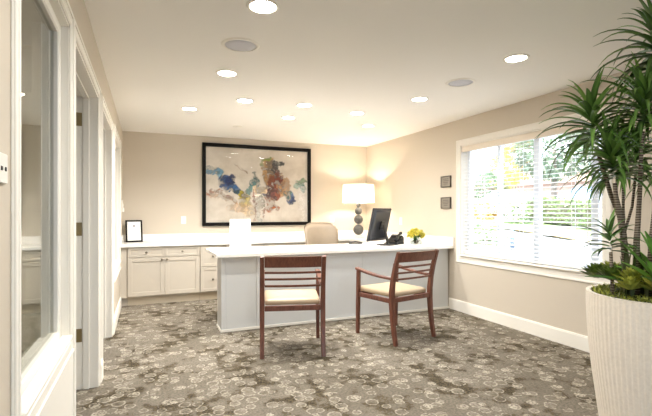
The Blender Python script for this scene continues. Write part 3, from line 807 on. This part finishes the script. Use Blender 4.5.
def flowers():
    t = thing('flower_vase', 'small glass cube vase of chartreuse yellow flowers by the right wall on the desk', 'flowers', (3.70, 4.90, CT+.0005), .25)
    v = MB(); w = .055
    v.box((-w, -w, 0), (w, w, .006))
    for p, q in (((-w, -w, .006), (w, -w+.004, .085)), ((-w, w-.004, .006), (w, w, .085)), ((-w, -w+.004, .006), (-w+.004, w-.004, .085)), ((w-.004, -w+.004, .006), (w, w-.004, .085))): v.box(p, q)
    v.build('vase', M['acrylic'], t)
    pb = MB()
    for k in range(40):
        pb.sphere((R.uniform(-.038, .038), R.uniform(-.038, .038), .017+R.random()*.034), R.uniform(.008, .012), 8, (1, 1, .8))
    tag(pb.build('pebbles', M['stone'], t), kind='stuff')
    heads = []
    for k in range(34):
        a = R.uniform(0, 2*PI); rr = .12*R.random()**.5
        heads.append((rr*math.cos(a), rr*math.sin(a)*.8, .085+.09*(1-(rr/.13)**2)+R.uniform(-.02, .02)))
    sm = MB()
    for h in heads: sm.tube([(h[0]*.15, h[1]*.15, .01), (h[0]*.4, h[1]*.4, .09), (h[0], h[1], h[2])], .0018, 5)
    sm.build('stems', M['agave'], t)
    for h in heads:
        f = MB(); c = Vector(h)
        for q in range(26):
            d = Vector((R.gauss(0, 1), R.gauss(0, 1), R.gauss(.35, 1))).normalized()
            f.blade(c+d*.006, d, R.uniform(.026, .038), .02, .3, R.uniform(.1, 1), 3, .2, shape=lambda u: (.5, 1, .8, .15)[round(u*3)])
        f.build('flower', M['petal'], t, normals=False)
    lf = MB()
    for q in range(9):
        a = R.uniform(0, 2*PI); lf.blade((.02*math.cos(a), .02*math.sin(a), .09), (math.cos(a), math.sin(a), .5), R.uniform(.09, .13), .03, 1.2, R.uniform(.2, .8), 5)
    lf.build('leaves', M['agave'], t, normals=False)
flowers()
def sign_holder():
    t = thing('sign_holder', 'blank white sheet in a clear upright holder on the left end of the desk', 'sign holder', (1.335, 5.0, CT+.0015), math.radians(-6))
    T = Matrix.Rotation(math.radians(-5), 4, 'X')
    MB().box((-.12, -.002, .004), (.12, .002, .352)).xf(T).build('sheet', M['paper'], t)
    h = MB().box((-.124, .0035, .0), (.124, .006, .356)).xf(T)
    h.box((-.124, -.02, 0), (.124, .09, .0025)) if 0 else h.box((-.124, .0075, 0), (.124, .09, .0025)); h.build('acrylic_holder', M['acrylic'], t)
sign_holder()
def certificate():
    t = thing('certificate_frame', 'small framed certificate in a black frame on the back worktop at the left wall', 'picture frame', (.165, 6.77, CT+.0015), math.radians(10))
    T = Matrix.Rotation(math.radians(-11), 4, 'X'); w, h = .112, .32
    f = MB()
    for p, q in (((-w, -.01, 0), (w, .01, .022)), ((-w, -.01, h-.022), (w, .01, h)), ((-w, -.01, .022), (-w+.022, .01, h-.022)), ((w-.022, -.01, .022), (w, .01, h-.022))): f.box(p, q, .002)
    f.xf(T).build('frame', M['frame'], t)
    MB().box((-w+.02, -.004, .02), (w-.02, .004, h-.02)).xf(T).build('sheet', M['paper'], t)
    s = MB(); s.lathe([(.016, 0), (.016, .0008), (.001, .001)], seg=24).xf(Matrix.Translation((0, -.0042, h-.085)) @ Matrix.Rotation(PI/2, 4, 'X')).xf(T).build('seal', M['ink'], t)
    l = MB()
    for z, ww, th in ((.165, .055, .004), (.14, .04, .002), (.125, .045, .002)): l.box((-ww, -.0055, z-th/2), (ww, -.0042, z+th/2))
    for sx in (-1, 1): l.box((sx*.042-.014, -.0055, .058), (sx*.042+.014, -.0042, .06))
    l.xf(T).build('text_lines', M['ink'], t)
    MB().bar([(0, .056, .2), (0, .112, .004)], (.05, .004)).build('easel_back', M['frame'], t)
certificate()
t = thing('stapler', 'small dark stapler lying on the desk left of the monitor', 'stapler', (2.92, 5.17, CT+.0005), math.radians(-14))
MB().box((-.09, -.018, 0), (.09, .018, .012), .003).build('base', M['black'], t)
MB().bar([(-.085, 0, .03), (.0, 0, .036), (.09, 0, .022)], [(.03, .014), (.03, .018), (.026, .014)], side=(0, 1, 0)).build('arm', M['black'], t)
MB().box((-.09, -.012, .0125), (-.06, .012, .024), .002).build('pivot', M['chrome'], t)
t = thing('note_pad', 'white note pad lying in front of the monitor', 'note pad', (2.94, 4.80, CT+.0005), math.radians(20))
MB().box((-.075, -.1, 0), (.075, .1, .012), .001).build('sheets', M['paper'], t)
MB().box((-.076, .085, .0121), (.076, .101, .0145), .0005).build('binding', M['white'], t)
# ------------------------------------------------------------------ planter with dracaena
PX, PY, RIM, PR = 2.78, 1.39, .842, .325
def planter():
    t = thing('potted_plant', 'tall ribbed cream planter with dracaena canes and succulents at the right edge of the room', 'potted plant', (PX, PY, 0))
    nr = 76; seg = nr*4
    prof = [(.74, 0), (.755, .01), (.80, .12), (.86, .27), (.92, .42), (.965, .56), (.99, .68), (1.0, .77), (1.0, .842)]
    rings = []
    for f, z in prof:
        rings.append([Vector(((PR*f-.0025+.0025*(1 if (k % 4) in (1, 2) else 0))*math.cos(2*PI*k/seg), (PR*f-.0025+.0025*(1 if (k % 4) in (1, 2) else 0))*math.sin(2*PI*k/seg), z)) for k in range(seg)])
    for f, z in ((.93, RIM), (.92, RIM-.05), (.9, .6)):
        rings.append([Vector((PR*f*math.cos(2*PI*k/seg), PR*f*math.sin(2*PI*k/seg), z)) for k in range(seg)])
    MB().ring_loft(rings, smooth=False).build('planter', M['planter'], t)
    so = MB(); sr = [(PR*.917, RIM-.012), (PR*.8, RIM-.004), (PR*.5, RIM+.004), (.003, RIM+.012)]
    so.lathe(sr, seg=40); so.build('soil', M['soil'], t)
    # direction vectors: towards the viewer's left/right and depth as seen from the room
    rt = Vector((.9219, -.3875, 0)); fw = Vector((.3875, .9219, 0)); up = Vector((0, 0, 1))
    ctr = Vector((0, 0, 0))
    P = lambda a, z, d=0: rt*a+fw*d+up*z          # a: metres to the right of the planter axis
    def crown(base, axis, n, L, w, parent, mat_=M['drac'], spread=1.0, droop=1.0, lo=.0, hi=.85, stemlen=.16, tone=(.05, .75)):
        mb = MB(); ax = Vector(axis).normalized(); q = ax.to_track_quat('Z', 'Y')
        for k in range(n):
            u = k/(n-1); az = k*2.399963+R.uniform(-.3, .3); el = (-.35+1.65*u**1.15)*spread   # lower leaves point out, upper ones up
            d = q @ Vector((math.cos(az)*math.cos(el), math.sin(az)*math.cos(el), math.sin(el)))
            b0 = Vector(base)+ax*stemlen*(u-.3)
            l_ = L*R.uniform(.8, 1.22)*(1.0 if u < .75 else .8)
            mb.blade(b0+d*.006, (d+Vector((0, 0, .35*(1-u)))), l_, w*1.3*R.uniform(.8, 1.15), droop*(1.75-u*.9)*R.uniform(.6, 1.25), min(1, max(0, tone[0]+(tone[1]-tone[0])*(.25*u+.75*R.random()**1.4))), 9, .22)
        return mb.build('leaf_crown', mat_, parent, normals=False)
    def cane(pts, rad, crowns):
        c = MB().tube(pts, rad, 10).build('cane', M['bark'], t)
        for cr in crowns: crown(*cr[:-1], parent=c, **cr[-1])
        return c
    S = RIM-.012
    big = dict(spread=1.0, droop=1.0)
    # left trunk, leaning left, forks into two crowns
    cane([P(-.15, S, .02), P(-.157, 1.0, .02), P(-.17, 1.15, .02), P(-.19, 1.27, .02), P(-.215, 1.35, .01), P(-.228, 1.42, 0)], [.018, .017, .016, .014, .011, .009],
         [(P(-.237, 1.49, 0), (-.18, .1, 1), 56, .25, .023, big)])
    cane([P(-.185, 1.25, .03), P(-.215, 1.36, .05), P(-.25, 1.5, .06), P(-.28, 1.62, .07)], [.011, .011, .01, .01],
         [(P(-.293, 1.70, .07), (-.25, 0, 1), 60, .28, .024, big)])
    # middle straight trunk with tall crown
    cane([P(-.145, S, -.04), P(-.143, 1.12, -.04), P(-.135, 1.35, -.05), P(-.125, 1.6, -.05), P(-.12, 1.68, -.05)], [.017, .014, .010, .009, .009],
         [(P(-.118, 1.76, -.05), (-.05, -.1, 1), 66, .29, .024, big)])
    # slim forked stem between the trunks
    cane([P(-.085, S, .1), P(-.10, 1.1, .1), P(-.112, 1.16, .1), P(-.108, 1.3, .11), P(-.1, 1.44, .12)], [.009, .009, .009, .007, .007],
         [(P(-.097, 1.52, .12), (.05, .1, 1), 44, .24, .02, big)])
    cane([P(-.110, 1.155, .1), P(-.075, 1.22, .12), P(-.045, 1.3, .13), P(-.025, 1.48, .13)], [.008, .007, .007, .007],
         [(P(-.015, 1.56, .13), (.1, .2, 1), 40, .24, .02, big)])
    # thick right trunk
    cane([P(-.055, S, -.02), P(-.047, 1.1, -.02), P(-.028, 1.35, -.03), P(-.02, 1.6, -.03), P(-.018, 1.85, -.03), P(-.015, 1.97, -.03)], [.021, .019, .017, .015, .013, .012],
         [(P(-.012, 2.06, -.03), (-.05, 0, 1), 66, .31, .026, dict(spread=1.0, droop=.95, tone=(0, .5)))])
    cane([P(-.02, 1.62, -.02), P(.04, 1.72, .02), P(.09, 1.84, .03)], [.012, .011, .01],
         [(P(.1, 1.91, .03), (.2, 0, 1), 50, .29, .024, big)])
    cane([P(.10, S, .06), P(.12, 1.15, .08), P(.16, 1.45, .1)], [.016, .014, .012], [(P(.165, 1.52, .1), (.2, .1, 1), 50, .28, .024, big)])
    # short young dracaena at the left rim
    cane([P(-.238, S, .0), P(-.243, .95, .0), P(-.249, 1.06, .0)], [.009, .009, .008], [(P(-.25, 1.10, 0), (-.1, 0, 1), 20, .17, .02, dict(spread=.9, droop=.6, stemlen=.1, tone=(0, .5)))])
    # agave-like rosette
    ag = MB()
    for k in range(22):
        az = k*2.4; el = .35+1.05*k/22
        ag.blade(P(-.075, S+.03, -.17)+Vector((math.cos(az)*.01, math.sin(az)*.01, 0)), (math.cos(az)*math.cos(el), math.sin(az)*math.cos(el), math.sin(el)), R.uniform(.28, .38), .06, .35, R.uniform(.1, .9), 8, .22, shape=lambda u: (.5+u*1.6)*(1-u**1.7) if u < .9 else .12)
    ag.build('agave', M['agave'], t, normals=False)
    # upright snake-plant leaves
    sn = MB()
    for k in range(15):
        a = R.uniform(-.235, .02); sn.blade(P(a, S, R.uniform(-.1, .05)), (R.uniform(-.16, .16), R.uniform(-.16, .16), 1), R.uniform(.18, .30), .034, .05, R.uniform(.1, .8), 6, .25, shape=lambda u: (1-u**3))
    sn.build('snake_plant', M['sans'], t, normals=False)
    ms = MB()
    for k in range(1500):
        az = R.uniform(0, 2*PI); rr = PR*.9*R.random()**.4
        ms.blade((rr*math.cos(az), rr*math.sin(az), RIM-.008), (R.uniform(-1, 1), R.uniform(-1, 1), 1.2), R.uniform(.014, .034), .009, .6, R.random(), 2, .2, shape=lambda u: (.5, 1, .2)[round(u*2)])
    tag(ms.build('moss', M['succ'], t, normals=False), kind='stuff')
    # succulent rosettes along the rim
    def rosette(c, r, m, n=46):
        mb = MB(); ga = 2.39996
        for k in range(n):
            u = k/n; az = k*ga; el = .3+1.1*u**.8
            d = Vector((math.cos(az)*math.cos(el), math.sin(az)*math.cos(el), math.sin(el)))
            mb.blade(Vector(c)+d*.008, d, r*(1-.2*u)*R.uniform(.9, 1.1), r*.42, -.2, R.uniform(.1, .7)+.3*u, 4, .3, shape=lambda q: (.55, .95, 1.0, .7, .04)[round(q*4)])
        return mb.build('succulent', m, t, normals=False)
    for a, d, z, r, m in ((-.252, -.01, .065, .074, 'succd'), (-.232, -.12, .035, .07, 'succ'), (-.15, -.21, .035, .09, 'succ'), (-.2, -.09, .065, .075, 'succ'), (-.06, -.265, .02, .07, 'succd'), (.04, -.24, .03, .08, 'succ'), (-.26, .1, .06, .08, 'succd'), (.16, -.18, .03, .085, 'succ'), (-.105, -.245, .015, .065, 'succ'), (.24, -.03, .04, .08, 'succd'), (.15, .18, .04, .09, 'succd'), (-.1, .22, .05, .085, 'succ')):
        rosette(P(a, S+z+.02, d), r*1.12, M[m])
planter()

# ------------------------------------------------------------------ outdoors
def gz(x, y):
    return min(.95, .48+.09*(y-7.37)+.03*(x-11)) if x < 14.6 else .95
def gsheet(name, x0, x1, m, ya=-14, yb=44, lift=0, n=40, fx=4):
    mb = MB(); V = [[mb.b.verts.new((x0+(x1-x0)*i/fx, ya+(yb-ya)*k/n, min(.95, .48+.09*(ya+(yb-ya)*k/n-7.37)+.03*(x0+(x1-x0)*i/fx-11))+lift)) for i in range(fx+1)] for k in range(n+1)]
    lo = [[mb.b.verts.new(v.co-Vector((0, 0, .15))) for v in row] for row in V]
    for k in range(n):
        for i in range(fx):
            mb.b.faces.new((V[k][i], V[k][i+1], V[k+1][i+1], V[k+1][i])); mb.b.faces.new((lo[k][i], lo[k+1][i], lo[k+1][i+1], lo[k][i+1]))
    return tag(mb.build(name, m), kind='structure')
gsheet('ground_pavement', RX+.17, 10.6, M['asphalt'])
gsheet('ground_curb', 10.6, 11.0, M['curb'], lift=.05)
gsheet('ground_lawn', 11.0, 14.6, M['lawn'])
tag(MB().box((-30, -30, -.25), (RX+.17, FY-.145, -.1)).build('ground_forecourt', M['asphalt']), kind='structure')
tag(MB().box((14.6, -14, .75), (75, 70, .93)).build('ground_parking', M['lot']), kind='structure')

def foliage(name, c, rad, n, size, m, parent=None, squash=(1, 1, 1), kind=None):
    mb = MB(); c = Vector(c)
    for k in range(n):
        d = Vector((R.gauss(0, 1), R.gauss(0, 1), R.gauss(0, 1))).normalized(); rr = rad*(.55+.45*R.random()**.5)*(1+.18*noise.noise(d*2.5+c))
        p = c+Vector((d.x*squash[0], d.y*squash[1], d.z*squash[2]))*rr
        mb.blade(p, d+Vector((R.uniform(-.6, .6), R.uniform(-.6, .6), R.uniform(-.4, .6))), size*R.uniform(.7, 1.3), size*.6, .5, R.random(), 2, .2, shape=lambda u: (.4, 1, .1)[round(u*2)])
    return mb.build(name, m, parent, normals=False)
def tree(x, y, zc, r, m, label, n=900, size=.3, sq=(1, 1, 1)):
    t = thing('tree', label, 'tree', (x, y, gz(x, y)-.02), 0, 'trees outside the window')
    b0 = zc-gz(x, y)
    MB().tube([(0, 0, 0), (.05, .03, b0*.5), (0, 0, b0)], [r*.1, r*.08, r*.05], 10).build('trunk', M['trunk'], t)
    foliage('foliage', (0, 0, b0), r, n, size, m, t, sq)
tree(20.5, 21.2, 2.75, 1.0, M['foli'], 'small dark green tree seen through the left part of the window', 700, .28)
tree(24.7, 24.2, 4.2, 1.2, M['foliy'], 'bright yellow leaved tree seen through the left part of the window', 800, .28)
tree(24.8, 20.0, 5.4, 2.3, M['foli'], 'large green tree seen through the middle of the window', 1600, .45, (1, 1, .8))
tree(24, 14.9, 5.2, 2.1, M['foli'], 'green tree seen through the right half of the window near the plant', 1400, .42, (1, 1, .85))
tree(30.5, 28.5, 5.8, 1.7, M['folio'], 'orange tinted tree farthest left through the window', 800, .35)
def shrub(x, y, r, h, m, label):
    t = thing('shrub', label, 'shrub', (x, y, gz(x, y)-.02), 0, 'shrubs outside the window')
    MB().tube([(0, 0, 0), (0, 0, h*.6)], [.03, .02], 6).build('stem', M['trunk'], t)
    foliage('foliage', (0, 0, h*.5), r, 420, .12, m, t, (1, 1, h*.5/r))
shrub(8.0, 8.15, .42, .5, M['folih'], 'low yellow green shrub nearest the window, bottom left of the view')
shrub(7.9, 9.1, .3, .4, M['foliy'], 'low yellow shrub just left of the nearest green shrub outside')
shrub(12.2, 12.75, .55, .7, M['folio'], 'orange yellow shrub beyond the tan curb, left part of the window')
shrub(12.0, 14.1, .45, .65, M['folih'], 'green shrub farthest left beyond the tan curb')
shrub(12.4, 11.4, .45, .8, M['folih'], 'green shrub between the orange shrub and the clipped hedge')
hd = thing('hedge', 'long low clipped green hedge along the parking lot outside the window', 'hedge', (13.6, 9.0, .66))
hm = MB()
for k in range(2600):
    yy = R.uniform(-2.9, 2.7); face = R.random()
    p = Vector((R.uniform(-.45, .45), yy, .8+.09*yy+R.uniform(-.08, .1))) if face < .5 else Vector((-.45+R.uniform(-.06, .06), yy, R.uniform(.05, .8)+.09*yy))
    hm.blade(p, (R.uniform(-1, .4), R.uniform(-1, 1), R.uniform(0, 1)), R.uniform(.1, .2), .09, .5, R.random(), 2, .2, shape=lambda u: (.4, 1, .1)[round(u*2)])
hm.build('foliage', M['folih'], hd, normals=False)
cr = MB(); cr.ring_loft([[Vector((sx*.42, yy, z+.09*yy)) for sx, z in ((-1, .12), (1, .12), (1, .76), (-1, .76))] for yy in (-2.85, 0, 2.65)], smooth=False); cr.build('branches', M['trunk'], hd)

def car(x, y, rz, paint, label):
    t = thing('car', label, 'car', (x, y, .93), rz, 'cars parked outside')
    prof = [(-2.2, .35), (-2.25, .6), (-2.1, .8), (-1.7, .92), (1.2, .95), (2.0, .82), (2.25, .62), (2.22, .35)]
    W = .88
    body = MB(); rings = []
    for yy, k in ((-W, .94), (-W+.06, 1), (W-.06, 1), (W, .94)):
        rings.append([Vector((px*(.985+.015*k), yy, .35+(pz-.35)*k)) for px, pz in prof])
    body.ring_loft(rings, smooth=False).build('body', M[paint], t)
    cab = [(-1.75, .93), (-1.2, 1.38), (-.7, 1.46), (.25, 1.44), (1.15, .955)]
    c = MB(); rings = []
    for yy, k in ((-.8, 0), (-.66, 1), (.66, 1), (.8, 0)):
        rings.append([Vector((px, yy if pz < 1 else yy*(.62/.8 if k == 0 else 1), pz)) for px, pz in cab])
    c.ring_loft(rings, smooth=False).build('windows', M['carglass'], t)
    rf = MB(); rf.ring_loft([[Vector((px, yy, pz)) for px, pz in ((-1.25, 1.37), (-.7, 1.48), (.25, 1.46), (.45, 1.36), (.25, 1.43), (-.7, 1.45))] for yy in (-.66, .66)], smooth=False); rf.build('roof', M[paint], t)
    for wx in (-1.35, 1.4):
        for sy in (-1, 1):
            w = MB().tube([(wx, sy*.70, .32), (wx, sy*.90, .32)], .32, 20).build('wheel', M['tyre'], t)
            MB().tube([(wx, sy*.901, .32), (wx, sy*.91, .32)], .18, 14).build('hubcap', M['chrome'], w)
car(18.5, 18.0, math.radians(100), 'carw', 'white car parked farther left outside the window')
car(18.8, 13.3, math.radians(97), 'carb', 'pale blue grey car parked behind the hedge outside')
# low building across the lot
bd = thing('building', 'low pink stucco building with white garage doors across the parking lot', 'building', (36, 24, .93), 0)
MB().box((0, -16, 0), (8, 16, 3.0)).build('wall', M['stucco'], bd)
MB().ring_loft([[Vector((x, y, z)) for x, z in ((-.7, 3.0), (8.7, 3.0), (4, 4.6))] for y in (-16.6, 16.6)], smooth=False).build('roof', M['roof'], bd)
for k in range(6):
    g = MB().box((-.06, -14.2+k*4.9, 0), (-.001, -10.8+k*4.9, 2.3), .01)
    for q in range(4): g.box((-.075, -14.1+k*4.9, .1+q*.56), (-.0605, -10.9+k*4.9, .56+q*.56), .005)
    g.build('garage_door', M['gdoor'], bd)
t = thing('bollard', 'thin blue grey bollard standing on the pavement outside the window', 'bollard', (8.1, 7.45, gz(8.1, 7.45)-.01))
MB().lathe([(.05, 0), (.05, .42), (.03, .46), (.002, .465)], seg=16).build('post', M['bollard'], t)
MB().lathe([(.053, .34), (.053, .38)], seg=16).build('band', M['white'], t)

# ------------------------------------------------------------------ light
w = bpy.data.worlds.new('sky'); SC.world = w; w.use_nodes = True
nt = w.node_tree; bg = nt.nodes['Background']; bg.inputs['Color'].default_value = (.74, .87, 1.0, 1); bg.inputs['Strength'].default_value = 3.2
sun = bpy.data.lights.new('sun', 'SUN'); sun.energy = 6; sun.angle = .01; sun.color = (1, .95, .88)
so = bpy.data.objects.new('sun', sun); COL.objects.link(so); so.rotation_euler = Vector((.45, .35, -.85)).to_track_quat('-Z', 'Y').to_euler()
so.location = (0, 0, 20)

# ------------------------------------------------------------------ camera
cam = bpy.data.cameras.new('camera'); co = bpy.data.objects.new('camera', cam); COL.objects.link(co)
co.location = (.3188, 0, 1.27); co.rotation_euler = (PI/2, 0, -math.atan(180/429)); cam.sensor_width = 36; cam.lens = 429/652*36
cam.shift_y = 4/652; cam.clip_start = .05; cam.clip_end = 200
SC.camera = co
SC.view_settings.view_transform = 'Standard'; SC.view_settings.look = 'None'; SC.view_settings.gamma = 1; SC.view_settings.use_curve_mapping = False
SC.view_settings.exposure = .95
SC.cycles.max_bounces = 10; SC.cycles.diffuse_bounces = 6; SC.cycles.glossy_bounces = 4; SC.cycles.transmission_bounces = 6; SC.cycles.transparent_max_bounces = 12
SC.cycles.sample_clamp_indirect = 6; SC.cycles.use_denoising = True; SC.cycles.caustics_reflective = False; SC.cycles.caustics_refractive = False
